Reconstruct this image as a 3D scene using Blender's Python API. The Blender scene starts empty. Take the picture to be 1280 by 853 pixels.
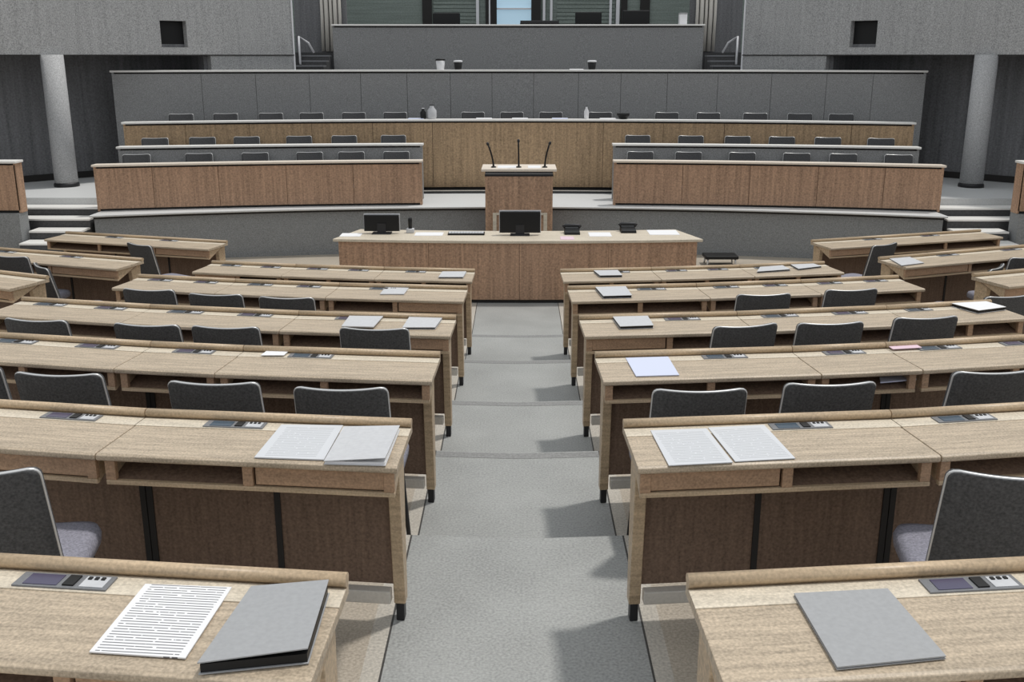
import bpy, math, random
from mathutils import Vector, Matrix
random.seed(7)
S = bpy.context.scene
COL = S.collection
# ------------------------------------------------------------------ camera, light, exposure
H = 2.70
FPX, PITCH, YAW = 1265.0, math.radians(15.808), math.radians(0.325)
cd = bpy.data.cameras.new('camera'); cam = bpy.data.objects.new('camera', cd); COL.objects.link(cam)
cd.sensor_fit = 'HORIZONTAL'; cd.sensor_width = 36.0; cd.lens = 36.0 * FPX / 1280.0
cd.clip_start = 0.05; cd.clip_end = 200
cam.location = (0, 0, H); cam.rotation_euler = (math.pi / 2 - PITCH, 0, YAW)
S.camera = cam
wd = bpy.data.worlds.new('world'); S.world = wd; wd.use_nodes = True
bg = wd.node_tree.nodes['Background']; bg.inputs['Color'].default_value = (0.93, 0.97, 1.0, 1); bg.inputs['Strength'].default_value = 0.74
sd = bpy.data.lights.new('skylight_sun', 'SUN'); sun = bpy.data.objects.new('skylight_sun', sd); COL.objects.link(sun)
sd.energy = 1.95; sd.angle = math.radians(4.0); sd.color = (1.0, 0.97, 0.92)
sun.rotation_euler = Vector((-0.25, -0.14, -0.75)).to_track_quat('-Z', 'Y').to_euler()
sun.location = (3, 6, 12)
S.view_settings.view_transform = 'Standard'; S.view_settings.look = 'None'
S.view_settings.exposure = 0.0; S.view_settings.gamma = 1.0; S.view_settings.use_curve_mapping = False

# ------------------------------------------------------------------ helpers
def ray(u, w):
    x = (u - 640) / FPX; v = -(w - 426.5) / FPX
    y = math.cos(PITCH) + v * math.sin(PITCH); z = -math.sin(PITCH) + v * math.cos(PITCH)
    c, s = math.cos(YAW), math.sin(YAW)
    return Vector((c * x - s * y, s * x + c * y, z))
def atz(u, w, z):                                   # where a sight line meets the level z
    d = ray(u, w); return d * ((z - H) / d.z) + Vector((0, 0, H))
def aty(u, w, Y):
    d = ray(u, w); return d * (Y / d.y) + Vector((0, 0, H))
def lin(c):
    c /= 255.0
    return c / 12.92 if c <= 0.04045 else ((c + 0.055) / 1.055) ** 2.4
def rgb(r, g, b): return (lin(r), lin(g), lin(b), 1)

class MB:
    def __init__(s): s.v = []; s.f = []; s.smooth = set()
    def poly(s, pts, faces, smooth=False):
        o = len(s.v); s.v += [Vector(p) for p in pts]
        for f in faces:
            if smooth: s.smooth.add(len(s.f))
            s.f.append([o + i for i in f])
        return s
    def hexa(s, p):                                  # bottom ring 0-3, top ring 4-7
        return s.poly(p, [(3,2,1,0),(4,5,6,7),(0,1,5,4),(1,2,6,5),(2,3,7,6),(3,0,4,7)])
    def box(s, x0, x1, y0, y1, z0, z1):
        return s.hexa([(x0,y0,z0),(x1,y0,z0),(x1,y1,z0),(x0,y1,z0),(x0,y0,z1),(x1,y0,z1),(x1,y1,z1),(x0,y1,z1)])
    def sweep(s, prof, fm, s0, s1, n=1, smooth=False):
        k = len(prof); pts = []; fc = []
        for i in range(n + 1):
            a = s0 + (s1 - s0) * i / n
            pts += [fm(a, t, z) for t, z in prof]
        for i in range(n):
            for j in range(k):
                fc.append((i*k+j, i*k+(j+1)%k, (i+1)*k+(j+1)%k, (i+1)*k+j))
        o = len(s.v); s.v += [Vector(p) for p in pts]
        for f in fc:
            if smooth: s.smooth.add(len(s.f))
            s.f.append([o + q for q in f])
        s.f.append([o + q for q in reversed(range(k))]); s.f.append([o + n*k + q for q in range(k)])
        return s
    def slab(s, fm, s0, s1, t0, t1, z0, z1, n=1):
        return s.sweep([(t0,z0),(t1,z0),(t1,z1),(t0,z1)], fm, s0, s1, n)
    def tube(s, pts, r, n=8, cap=True):
        pts = [Vector(p) for p in pts]; m = len(pts); o = len(s.v)
        prev = None
        for i, p in enumerate(pts):
            d = (pts[min(i+1, m-1)] - pts[max(i-1, 0)]).normalized()
            if prev is None:
                a = d.cross(Vector((0,0,1)));
                if a.length < 1e-3: a = d.cross(Vector((1,0,0)))
            else: a = prev - d * prev.dot(d)
            a.normalize(); prev = a; b = d.cross(a)
            rr = r[i] if isinstance(r, (list, tuple)) else r
            for j in range(n):
                q = 2*math.pi*j/n; s.v.append(p + (a*math.cos(q) + b*math.sin(q))*rr)
        for i in range(m-1):
            for j in range(n):
                s.smooth.add(len(s.f)); s.f.append([o+i*n+j, o+i*n+(j+1)%n, o+(i+1)*n+(j+1)%n, o+(i+1)*n+j])
        if cap: s.f.append([o+j for j in reversed(range(n))]); s.f.append([o+(m-1)*n+j for j in range(n)])
        return s
    def lathe(s, prof, cx, cy, n=24):
        k = len(prof); o = len(s.v)
        for i in range(n):
            q = 2*math.pi*i/n
            for r, z in prof: s.v.append(Vector((cx + r*math.cos(q), cy + r*math.sin(q), z)))
        for i in range(n):
            for j in range(k-1):
                s.smooth.add(len(s.f)); s.f.append([o+i*k+j, o+((i+1)%n)*k+j, o+((i+1)%n)*k+j+1, o+i*k+j+1])
        s.f.append([o+i*k for i in reversed(range(n))]); s.f.append([o+i*k+k-1 for i in range(n)])
        return s
    def build(s, name, mat, parent=None, bevel=0.0, seg=2, world=True, origin=None):
        me = bpy.data.meshes.new(name); o = bpy.data.objects.new(name, me); COL.objects.link(o)
        if parent is not None:
            o.parent = parent
            M = wmat(parent).inverted() if world else Matrix.Identity(4)
        elif origin is not None:
            o.location = origin; M = Matrix.Translation(-Vector(origin))
        else:
            M = Matrix.Identity(4)
        me.from_pydata([M @ v for v in s.v], [], s.f)
        for i in s.smooth: me.polygons[i].use_smooth = True
        me.materials.append(mat); me.update()
        import bmesh
        bm = bmesh.new(); bm.from_mesh(me); bmesh.ops.recalc_face_normals(bm, faces=bm.faces); bm.to_mesh(me); bm.free()
        if bevel:
            b = o.modifiers.new('bevel', 'BEVEL'); b.width = bevel; b.segments = seg; b.limit_method = 'ANGLE'; b.angle_limit = math.radians(40)
        return o
def wmat(o):
    m = Matrix.Translation(o.location) @ Matrix.Rotation(o.rotation_euler.z, 4, 'Z')
    return wmat(o.parent) @ m if o.parent else m
def tag(o, label, cat, group=None):
    o['label'] = label; o['category'] = cat
    if group: o['group'] = group
    return o
def thing(name, label, cat, loc, rz=0.0, group=None):
    o = bpy.data.objects.new(name, None); COL.objects.link(o); o.empty_display_size = 0.1
    o.location = loc; o.rotation_euler = (0, 0, rz)
    return tag(o, label, cat, group)
def struct(o): o['kind'] = 'structure'; return o
def dup(root, loc, rz, label, group=None):
    r = root.copy(); COL.objects.link(r); r.location = loc; r.rotation_euler = (0, 0, rz); r['label'] = label
    if group: r['group'] = group
    for ch in list(root.children):
        c = ch.copy(); COL.objects.link(c); c.parent = r
        for g in list(ch.children):
            d = g.copy(); COL.objects.link(d); d.parent = c
    return r

# ------------------------------------------------------------------ materials
def mat(name, base, rough=0.6, speck=0.0, sscale=120, grain=None, gamp=0.0, spec=0.3, metal=0.0, blotch=0.0):
    m = bpy.data.materials.new(name); m.use_nodes = True; nt = m.node_tree; N = nt.nodes; L = nt.links
    b = N['Principled BSDF']; b.inputs['Roughness'].default_value = rough
    b.inputs['Specular IOR Level'].default_value = spec; b.inputs['Metallic'].default_value = metal
    b.inputs['Base Color'].default_value = base
    tc = N.new('ShaderNodeTexCoord'); fac = None
    def noise(scale, vec, detail=2.0):
        n = N.new('ShaderNodeTexNoise'); n.inputs['Scale'].default_value = scale; n.inputs['Detail'].default_value = detail
        L.new(vec, n.inputs['Vector']); return n.outputs['Fac']
    def amp(sock, a):                                # (fac-0.5)*a
        s1 = N.new('ShaderNodeMath'); s1.operation = 'SUBTRACT'; L.new(sock, s1.inputs[0]); s1.inputs[1].default_value = 0.5
        s2 = N.new('ShaderNodeMath'); s2.operation = 'MULTIPLY'; L.new(s1.outputs[0], s2.inputs[0]); s2.inputs[1].default_value = a
        return s2.outputs[0]
    terms = []
    if speck: terms.append(amp(noise(sscale, tc.outputs['Object']), speck * 2))
    if blotch: terms.append(amp(noise(1.7, tc.outputs['Object'], 3), blotch * 2))
    if grain:
        mp = N.new('ShaderNodeMapping'); mp.inputs['Scale'].default_value = grain; L.new(tc.outputs['Object'], mp.inputs['Vector'])
        terms.append(amp(noise(1.0, mp.outputs['Vector'], 4), gamp * 2))
    if terms:
        t = terms[0]
        for q in terms[1:]:
            a = N.new('ShaderNodeMath'); a.operation = 'ADD'; L.new(t, a.inputs[0]); L.new(q, a.inputs[1]); t = a.outputs[0]
        a = N.new('ShaderNodeMath'); a.operation = 'ADD'; L.new(t, a.inputs[0]); a.inputs[1].default_value = 1.0
        mx = N.new('ShaderNodeVectorMath'); mx.operation = 'SCALE'; mx.inputs[0].default_value = base[:3]
        L.new(a.outputs[0], mx.inputs['Scale']); L.new(mx.outputs[0], b.inputs['Base Color'])
        m['fac'] = 1
    return m
M = {}
M['oak_top'] = mat('oak_top', rgb(180,164,143), 0.42, 0.55, 150, (5, 70, 40), 0.5, 0.35)
M['oak_pale'] = mat('oak_pale', rgb(206,195,177), 0.45, 0.4, 150, (5, 70, 40), 0.3, 0.35)
M['oak_edge'] = mat('oak_edge', rgb(184,162,134), 0.4, 0.4, 130, (4, 60, 60), 0.5, 0.4)
M['oak_front'] = mat('oak_front', rgb(168,138,112), 0.5, 0.5, 130, (5, 50, 60), 0.4, 0.3)
M['oak_panel'] = mat('oak_panel', rgb(118,98,84), 0.55, 0.6, 100, (60, 60, 4), 0.4, 0.25)  # darker than the other oak: under-desk shade is put into this tone
M['veneer'] = mat('veneer', rgb(172,140,116), 0.5, 0.6, 50, (34, 34, 1.2), 0.5, 0.3)
M['veneer_wall'] = mat('veneer_wall', rgb(172,146,116), 0.55, 0.6, 45, (26, 26, 1.0), 0.5, 0.25)
M['grey_panel'] = mat('grey_panel', rgb(146,146,146), 0.6, 0.6, 75, spec=0.25)
M['grey_apron'] = mat('grey_apron', rgb(138,140,141), 0.6, 0.6, 75, spec=0.25)
M['dark_gap'] = mat('dark_gap', rgb(46,44,43), 0.7)
M['ledge'] = mat('ledge', rgb(232,230,226), 0.45, 0.08, 60)  # pale tone carries the overhead highlight on the bench top edges
M['ledge_wood'] = mat('ledge_wood', rgb(226,214,200), 0.45, 0.12, 60)  # lower benches: light on the top edge is put into this pale colour
M['grey_wall'] = mat('grey_wall', rgb(166,166,166), 0.7, 0.8, 62, (16, 16, 0.8), 0.2)
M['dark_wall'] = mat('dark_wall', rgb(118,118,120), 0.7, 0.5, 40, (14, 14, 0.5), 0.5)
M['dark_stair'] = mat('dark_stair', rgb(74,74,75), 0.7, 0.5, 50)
M['column'] = mat('column', rgb(178,178,179), 0.6, 0.6, 70)
M['fabric'] = mat('fabric', rgb(84,84,85), 0.85, 0.7, 120, spec=0.15)
M['seat_fabric'] = mat('seat_fabric', rgb(142,141,152), 0.85, 0.6, 120, spec=0.15)
M['chrome'] = mat('chrome', rgb(215,215,215), 0.3, metal=0.4)
M['dark_metal'] = mat('dark_metal', rgb(52,52,54), 0.45, metal=0.3)
M['alu'] = mat('alu', rgb(205,200,192), 0.4, 0.15, 90, metal=0.1)
M['paper'] = mat('paper', rgb(232,232,234), 0.7)
M['paper_blue'] = mat('paper_blue', rgb(206,212,232), 0.7)
M['paper_pink'] = mat('paper_pink', rgb(222,196,208), 0.7)
M['folder'] = mat('folder', rgb(160,161,163), 0.55, 0.12, 90)
M['folder_pale'] = mat('folder_pale', rgb(196,197,200), 0.55, 0.12, 60)
M['black'] = mat('black', rgb(26,26,27), 0.45)
M['plate'] = mat('plate', rgb(120,121,124), 0.4, 0.2, 200)
M['screen_blue'] = mat('screen_blue', rgb(52,74,92), 0.25, spec=0.6)
M['screen_violet'] = mat('screen_violet', rgb(70,66,92), 0.25, spec=0.6)
M['white_part'] = mat('white_part', rgb(225,225,228), 0.45)
M['green_panel'] = mat('green_panel', rgb(128,138,132), 0.6, 0.4, 40, (1, 1, 30), 0.4)
def text_mat(name, base, rows, pitch, ink=(0.06,0.06,0.07,1)):
    m = mat(name, base, 0.7); nt = m.node_tree; N = nt.nodes; L = nt.links; b = N['Principled BSDF']
    tc = N.new('ShaderNodeTexCoord'); sp = N.new('ShaderNodeSeparateXYZ'); L.new(tc.outputs['Object'], sp.inputs[0])
    def mth(op, a, c=None):
        n = N.new('ShaderNodeMath'); n.operation = op
        for i, q in enumerate((a, c)):
            if q is None: continue
            if isinstance(q, (int, float)): n.inputs[i].default_value = q
            else: L.new(q, n.inputs[i])
        return n.outputs[0]
    row = mth('MULTIPLY', sp.outputs['Y'], 1.0 / pitch)
    inrow = mth('LESS_THAN', mth('FRACT', row), 0.30)
    cmb = N.new('ShaderNodeCombineXYZ'); L.new(mth('MULTIPLY', sp.outputs['X'], 90.0), cmb.inputs[0]); L.new(mth('MULTIPLY', mth('FLOOR', row), 7.3), cmb.inputs[1])
    nz = N.new('ShaderNodeTexNoise'); nz.inputs['Scale'].default_value = 1.0; L.new(cmb.outputs[0], nz.inputs['Vector'])
    word = mth('GREATER_THAN', nz.outputs['Fac'], 0.36)
    inx = mth('LESS_THAN', mth('ABSOLUTE', sp.outputs['X']), 0.085)
    iny = mth('LESS_THAN', mth('ABSOLUTE', sp.outputs['Y']), rows)
    f = mth('MULTIPLY', mth('MULTIPLY', inrow, word), mth('MULTIPLY', inx, iny))
    mx = N.new('ShaderNodeMixRGB'); mx.inputs[1].default_value = base; mx.inputs[2].default_value = ink
    L.new(f, mx.inputs[0]); L.new(mx.outputs[0], b.inputs['Base Color'])
    return m
M['print'] = text_mat('print', rgb(232,232,234), 0.135, 0.0098, (0.16,0.16,0.17,1))
M['print_faint'] = text_mat('print_faint', rgb(206,208,212), 0.135, 0.0135, (0.42,0.43,0.45,1))
def floor_mat():
    m = mat('floor_finish', rgb(170,170,168), 0.5); nt = m.node_tree; N = nt.nodes; L = nt.links; b = N['Principled BSDF']
    tc = N.new('ShaderNodeTexCoord'); sp = N.new('ShaderNodeSeparateXYZ'); L.new(tc.outputs['Object'], sp.inputs[0])
    ab = N.new('ShaderNodeMath'); ab.operation = 'ABSOLUTE'; L.new(sp.outputs['X'], ab.inputs[0])
    r = N.new('ShaderNodeValToRGB'); L.new(ab.outputs[0], r.inputs[0]); r.color_ramp.interpolation = 'CONSTANT'
    e = r.color_ramp.elements; e[0].position = 0; e[0].color = rgb(158,159,157)
    e[1].position = 0.452; e[1].color = rgb(74,72,70)
    for p, c in ((0.458, rgb(186,180,170)), (0.520, rgb(176,166,152))):
        q = e.new(p); q.color = c
    n1 = N.new('ShaderNodeTexNoise'); n1.inputs['Scale'].default_value = 95; n1.inputs['Detail'].default_value = 3; fl = N.new('ShaderNodeVectorMath'); fl.operation = 'MULTIPLY'; fl.inputs[1].default_value = (1, 1, 0); L.new(tc.outputs['Object'], fl.inputs[0]); L.new(fl.outputs[0], n1.inputs['Vector'])
    n2 = N.new('ShaderNodeTexNoise'); n2.inputs['Scale'].default_value = 2.3; n2.inputs['Detail'].default_value = 3; L.new(fl.outputs[0], n2.inputs['Vector'])
    a = N.new('ShaderNodeMath'); a.operation = 'MULTIPLY_ADD'; L.new(n1.outputs['Fac'], a.inputs[0]); a.inputs[1].default_value = 1.1; a.inputs[2].default_value = 0.22
    c2 = N.new('ShaderNodeMath'); c2.operation = 'MULTIPLY_ADD'; L.new(n2.outputs['Fac'], c2.inputs[0]); c2.inputs[1].default_value = 0.46; L.new(a.outputs[0], c2.inputs[2])
    mx = N.new('ShaderNodeVectorMath'); mx.operation = 'SCALE'; L.new(r.outputs[0], mx.inputs[0]); L.new(c2.outputs[0], mx.inputs['Scale'])
    L.new(mx.outputs[0], b.inputs['Base Color'])
    return m
M['floor'] = floor_mat()
M['step_band'] = mat('step_band', rgb(138,138,137), 0.6, 0.5, 90)
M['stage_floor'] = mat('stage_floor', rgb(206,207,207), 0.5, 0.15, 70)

# ------------------------------------------------------------------ the raked floor
ROWY = {1: 1.985, 2: 3.345, 3: 4.665, 4: 5.93, 5: 7.36, 6: 8.66}
ROWZ = {i: 0.70 - 0.141 * (i - 2) for i in range(1, 7)}
def arc(x): x = abs(x); return 0.052 * x + 0.031 * x * x
def edge(i, x):                                      # far edge of the step that carries row i
    return ROWY[i] + 0.60 + arc(min(abs(x), 5.5)) - (0.5 if abs(x) > 3.3 else 0.0)
XS = [-9.0, -7, -5.5, -4.4, -3.3001, -3.2999, -2.4, -1.6, -0.8, 0, 0.8, 1.6, 2.4, 3.2999, 3.3001, 4.4, 5.5, 7, 9.0]
for i in range(1, 7):
    mb = MB(); top = ROWZ[i]
    for a, b in zip(XS[:-1], XS[1:]):
        if b - a < 0.01: continue
        e = 1e-4
        back = (lambda x: -1.5) if i == 1 else (lambda x: edge(i - 1, x))
        xa, xb = a + (1e-5), b - (1e-5)
        mb.hexa([(xa, back(xa), -0.2), (xb, back(xb), -0.2), (xb, edge(i, xb), -0.2), (xa, edge(i, xa), -0.2),
                 (xa, back(xa), top), (xb, back(xb), top), (xb, edge(i, xb), top), (xa, edge(i, xa), top)])
    struct(mb.build('floor', M['floor']))
for i in range(3, 7):                                # darker bands across the aisle near the far step edges
    mb = MB(); mb.slab(lambda x, t, z, i=i: (x, edge(i, x) + t, ROWZ[i] + z), -0.452, 0.452, -0.085, -0.012, 0.0, 0.0015, 4)
    struct(mb.build('trim_%d' % (20 + i), M['step_band']))
mb = MB(); mb.box(-9, 9, 9.0, 19, -0.25, 0.0)
struct(mb.build('floor', M['floor']))

# ------------------------------------------------------------------ stage: apron, floors
def ya(x): return 14.12 - 0.027 * min(abs(x), 6) ** 2     # apron
def y1(x): return 14.27 - 0.0205 * x * x                   # lower bench
def y2(x): return 14.88 - 0.0180 * x * x                   # upper bench
def y3(x): return 15.72 - 0.0230 * x * x                   # long bench
def y4(x): return 17.0 - 0.0210 * x * x                    # grey bench
def y5(x): return 19.0 - 0.010 * x * x                     # top bench
ZS = 0.66
fa = lambda x, t, z: (x, ya(x) + t, z)
mb = MB(); mb.sweep([(0.06, -0.05), (3.2, -0.05), (3.2, 0.615), (0.06, 0.615)], fa, -5.62, 5.62, 40)
mb.sweep([(0.05, 0.0), (0.05, 0.05), (0.08, 0.05), (0.08, 0.0)], fa, -5.62, 5.62, 40)
struct(mb.build('wall_stage', M['grey_apron']))
mb = MB(); mb.sweep([(-0.02, 0.632), (-0.03, 0.64), (-0.03, 0.655), (-0.02, ZS), (1.7, ZS), (1.7, 0.632)], fa, -5.64, 5.64, 40)
struct(mb.build('floor', M['stage_floor']))
mb = MB(); mb.sweep([(0.04, 0.60), (0.04, 0.632), (1.6, 0.632), (1.6, 0.60)], fa, -5.62, 5.62, 40)
struct(mb.build('trim_1', M['dark_gap']))
f3 = lambda x, t, z: (x, y3(x) + t, z)
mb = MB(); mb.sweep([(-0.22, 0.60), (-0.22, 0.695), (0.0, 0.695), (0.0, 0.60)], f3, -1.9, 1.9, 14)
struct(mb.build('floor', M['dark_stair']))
mb = MB(); mb.sweep([(-0.235, 0.697), (-0.235, 0.706), (-0.19, 0.706), (-0.19, 0.697)], f3, -1.9, 1.9, 14)
struct(mb.build('trim_2', M['alu']))
f4 = lambda x, t, z: (x, y4(x) + t, z)
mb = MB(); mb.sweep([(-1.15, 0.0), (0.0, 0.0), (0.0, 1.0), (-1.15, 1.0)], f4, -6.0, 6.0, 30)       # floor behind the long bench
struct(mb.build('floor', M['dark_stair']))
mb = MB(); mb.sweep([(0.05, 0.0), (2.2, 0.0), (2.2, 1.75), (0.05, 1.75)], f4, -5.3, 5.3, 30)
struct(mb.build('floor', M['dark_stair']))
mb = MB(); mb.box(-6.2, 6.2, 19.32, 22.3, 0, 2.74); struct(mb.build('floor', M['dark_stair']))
# side landings under the gallery
for sx in (-1, 1):
    mb = MB()
    P = [(5.66, 13.92), (9.5, 13.92), (9.5, 16.4), (6.0, 18.2), (5.66, 18.2)]
    ring = [(sx * x, y) for x, y in P]
    n = len(ring)
    mb.poly([(x, y, -0.1) for x, y in ring] + [(x, y, 0.80) for x, y in ring],
            [tuple(range(n)), tuple(range(n, 2*n))] + [(i, (i+1) % n, n + (i+1) % n, n + i) for i in range(n)])
    struct(mb.build('floor', M['stage_floor']))

# ------------------------------------------------------------------ walls and gallery
for sx, nm in ((-1, 'left'), (1, 'right')):
    A = Vector((sx * 3.86, 18.05, 0)); B = Vector((sx * 9.6, 12.4, 0)); d = (B - A).normalized(); nrm = Vector((d.y, -d.x, 0)) * (1 if sx < 0 else -1)
    if nrm.y < 0: nrm = -nrm                          # away from the hall
    L = (B - A).length
    def gw(s, t, z, A=A, d=d, nrm=nrm): return tuple(A + d * s + nrm * t + Vector((0, 0, z)))
    mb = MB()
    # upper gallery face with a square opening
    so, wo = 1.93, 0.44
    mb.slab(gw, 0, so, 0, 0.12, 2.70, 4.6); mb.slab(gw, so + wo, L, 0, 0.12, 2.70, 4.6)
    mb.slab(gw, so, so + wo, 0, 0.12, 2.70, 2.81); mb.slab(gw, so, so + wo, 0, 0.12, 3.21, 4.6)
    mb.slab(gw, 0, 1.55, 0.004, 0.12, 1.9, 2.694)
    struct(mb.build('wall_' + nm, M['grey_wall']))
    mb = MB(); mb.slab(gw, so - 0.02, so + wo + 0.02, 0.125, 0.35, 2.80, 3.23); struct(mb.build('trim_3' if sx < 0 else 'trim_4', M['black']))
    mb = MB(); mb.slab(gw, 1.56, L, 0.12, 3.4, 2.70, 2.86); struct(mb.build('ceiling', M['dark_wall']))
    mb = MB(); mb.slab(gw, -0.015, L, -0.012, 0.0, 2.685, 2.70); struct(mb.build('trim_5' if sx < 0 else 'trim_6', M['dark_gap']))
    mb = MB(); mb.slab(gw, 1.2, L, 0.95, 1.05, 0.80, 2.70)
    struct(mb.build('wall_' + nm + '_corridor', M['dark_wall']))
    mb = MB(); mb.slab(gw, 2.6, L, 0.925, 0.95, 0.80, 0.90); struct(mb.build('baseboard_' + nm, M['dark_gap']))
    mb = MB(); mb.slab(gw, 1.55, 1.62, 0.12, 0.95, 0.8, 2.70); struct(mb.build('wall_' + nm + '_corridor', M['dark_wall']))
    # white corner bead at the stair side of the gallery
    mb = MB(); mb.slab(gw, -0.03, 0.0, -0.01, 0.13, 1.9, 4.6); struct(mb.build('trim_7' if sx < 0 else 'trim_8', M['white_part']))
    # column
    cx, cy = sx * 6.76, 15.2
    t = MB(); t.lathe([(0.165, 0.86), (0.163, 1.6), (0.160, 2.70)], cx, cy, 32)
    c = thing('column', ('round grey column beside the left side stairs' if sx < 0 else 'round grey column beside the right side stairs'), 'column', (cx, cy, 0.80))
    t.build('shaft', M['column'], c)
    t = MB(); t.lathe([(0.18, 0.80), (0.18, 0.84), (0.168, 0.86)], cx, cy, 32); t.build('base_ring', M['dark_metal'], c)
# outer side walls
for sx, nm in ((-1, 'left'), (1, 'right')):
    mb = MB(); mb.box(*(sorted((sx * 9.6, sx * 9.75))), -1.5, 16.5, -0.2, 4.6); struct(mb.build('wall_%s_outer' % nm, M['grey_wall']))
# back wall behind the top bench
YB = 22.0
mb = MB()
mb.box(-6.2, -0.46, YB, YB + 0.15, 2.74, 4.8); mb.box(0.34, 6.2, YB, YB + 0.15, 2.74, 4.8); mb.box(-0.46, 0.34, YB, YB + 0.15, 4.45, 4.8); mb.box(-0.46, 0.34, YB, YB + 0.15, 2.74, 3.2)
for k in range(26):
    z = 2.80 + k * 0.075
    for a, b in ((-1.75, -0.82), (0.80, 2.0)):
        mb.box(a, b, YB - 0.02, YB, z, z + 0.055)
struct(mb.build('wall_back', M['green_panel']))
mb = MB(); mb.box(-0.46, 0.34, YB + 0.05, YB + 0.08, 3.2, 4.45)
wm = bpy.data.materials.new('daylit_glass'); wm.use_nodes = True; b = wm.node_tree.nodes['Principled BSDF']
b.inputs['Base Color'].default_value = rgb(170,195,210); b.inputs['Emission Color'].default_value = rgb(160,190,208); b.inputs['Emission Strength'].default_value = 0.55; b.inputs['Roughness'].default_value = 0.2
w = struct(mb.build('window_1', wm))
mb = MB()
for a, b_ in ((-0.50, -0.45), (0.33, 0.38)): mb.box(a, b_, YB - 0.03, YB + 0.06, 3.15, 4.5)
mb.box(-0.5, 0.38, YB - 0.03, YB + 0.06, 3.15, 3.2); mb.box(-0.45, 0.33, YB - 0.01, YB + 0.05, 3.60, 3.63)
mb.build('window_frame', M['white_part'], w)
mb = MB()
for px, wdt in ((597, 0.06), (680, 0.05), (689, 0.05), (763, 0.05), (772, 0.07), (612, 0.03)):
    x = aty(px, 15, YB - 0.03).x; mb.box(x - wdt / 2, x + wdt / 2, YB - 0.07, YB - 0.025, 2.74, 4.7)
struct(mb.build('trim_9', M['white_part']))
mb = MB()
for a, b_ in ((607, 621), (664, 676), (528, 540), (776, 784), (800, 812)):
    x0, x1 = aty(a, 15, YB - 0.03).x, aty(b_, 15, YB - 0.03).x; mb.box(x0, x1, YB - 0.05, YB - 0.022, 2.74, 4.6)
struct(mb.build('trim_10', M['dark_gap']))

# ------------------------------------------------------------------ stairs
def add_stairs(name, label, x0, x1, steps, zb, sx, nose=None, wide=None):
    r = thing(name, label, 'stairs', (sx * (x0 + x1) / 2, steps[0][0], zb))
    for k, (y, z, y_end) in enumerate(steps):
        if wide and y > 13.14: x1 = wide
        mb = MB(); mb.box(*sorted((sx * x0, sx * x1)), y + 0.012, y_end, zb if zb < z - 0.3 else zb, z - 0.022); o = mb.build('step', M['dark_stair'], r)
        mb = MB(); mb.box(*sorted((sx * x0, sx * x1)), y, y_end, z - 0.022, z); mb.build('tread', nose or M['ledge'], o)
    return r
lv = [(12.42, 0.27), (12.72, 0.38), (13.02, 0.49), (13.32, 0.603), (13.62, 0.71)]
for sx, nm in ((-1, 'left'), (1, 'right')):
    st = [(y, z, (lv[k + 1][0] if k + 1 < len(lv) else 13.915)) for k, (y, z) in enumerate(lv)]
    add_stairs('side_stairs', 'low dark side stairs with pale nosings leading up to the %s column' % nm, 5.68, 6.36, st, 0.0, sx, None, 6.86)
    # stairs beside the top bench
    us = [(18.10, 2.52, 18.38), (18.38, 2.60, 18.66), (18.66, 2.69, 18.94)]
    hr = add_stairs('platform_stairs', 'short dark stairs with white handrail on the %s of the top bench' % nm, 3.36, 3.84, us, 1.76, sx, M['plate'])
    mb = MB(); mb.tube([(sx*3.80, 18.3, 2.52), (sx*3.80, 18.3, 3.0), (sx*3.72, 18.7, 2.90), (sx*3.66, 18.85, 2.74)], 0.018, 8); hr_ = mb.build('handrail', M['white_part'], hr)
    mb = MB(); mb.box(*sorted((sx*3.77, sx*3.83)), 18.27, 18.33, 2.52, 2.535); mb.build('foot_plate', M['dark_metal'], hr_)
    # recess wall behind the stairs with curtain folds
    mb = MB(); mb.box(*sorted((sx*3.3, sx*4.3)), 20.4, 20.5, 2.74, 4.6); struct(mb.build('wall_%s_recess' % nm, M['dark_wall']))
    mb = MB()
    for k in range(5):
        x = sx * (3.42 + 0.085 * k); mb.tube([(x, 20.33, 2.76), (x + 0.006, 20.33, 3.4), (x, 20.33, 4.4)], 0.04 if k % 2 else 0.03, 10)
    tag(mb.build('curtain', M['alu'] if True else None, origin=(sx*3.55, 20.33, 2.76)), 'pale pleated curtain hanging at the %s side of the top bench' % nm, 'curtain')

# ------------------------------------------------------------------ benches on the stage
def bench(name, label, fy, x0, x1, zb, zt, mat_front, seams, ledge, n=24, plinth=True, thick=0.12, ledge_over=0.03, endw=0.0):
    xm = (x0 + x1) / 2
    fm = lambda x, t, z: (x, fy(x) + t, z)
    r = thing(name, label, 'bench', (xm, fy(xm) + 0.1, zb))
    mb = MB(); g = 0.003
    xs = [x0] + [s for s in seams if x0 < s < x1] + [x1]
    for a, b in zip(xs[:-1], xs[1:]):
        mb.sweep([(0, zb + 0.03), (0.04, zb + 0.03), (0.04, zt - 0.055), (0, zt - 0.055)], fm, a + (g if a > x0 else 0), b - (g if b < x1 else 0), max(2, int(n * (b - a) / (x1 - x0))))
    mb.build('front_panel', mat_front, r)
    mb = MB(); mb.sweep([(0.02, zb), (thick, zb), (thick, zt - 0.03), (0.02, zt - 0.03)], fm, x0 + 0.015, x1 - 0.015, n); mb.build('carcass', M['dark_gap'], r)
    mb = MB(); mb.sweep([(-ledge_over, zt - 0.03), (thick + 0.02, zt - 0.03), (thick + 0.02, zt), (-ledge_over, zt)], fm, x0 - 0.03, x1 + 0.03, n); mb.build('top_ledge', ledge, r, 0.006)
    for xe in (x0, x1):
        mb = MB(); mb.sweep([(0.0, zb), (thick, zb), (thick, zt - 0.03), (0.0, zt - 0.03)], fm, xe - 0.014, xe + 0.014, 1)
        mb.build('end_panel', mat_front, r)
    return r
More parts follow.
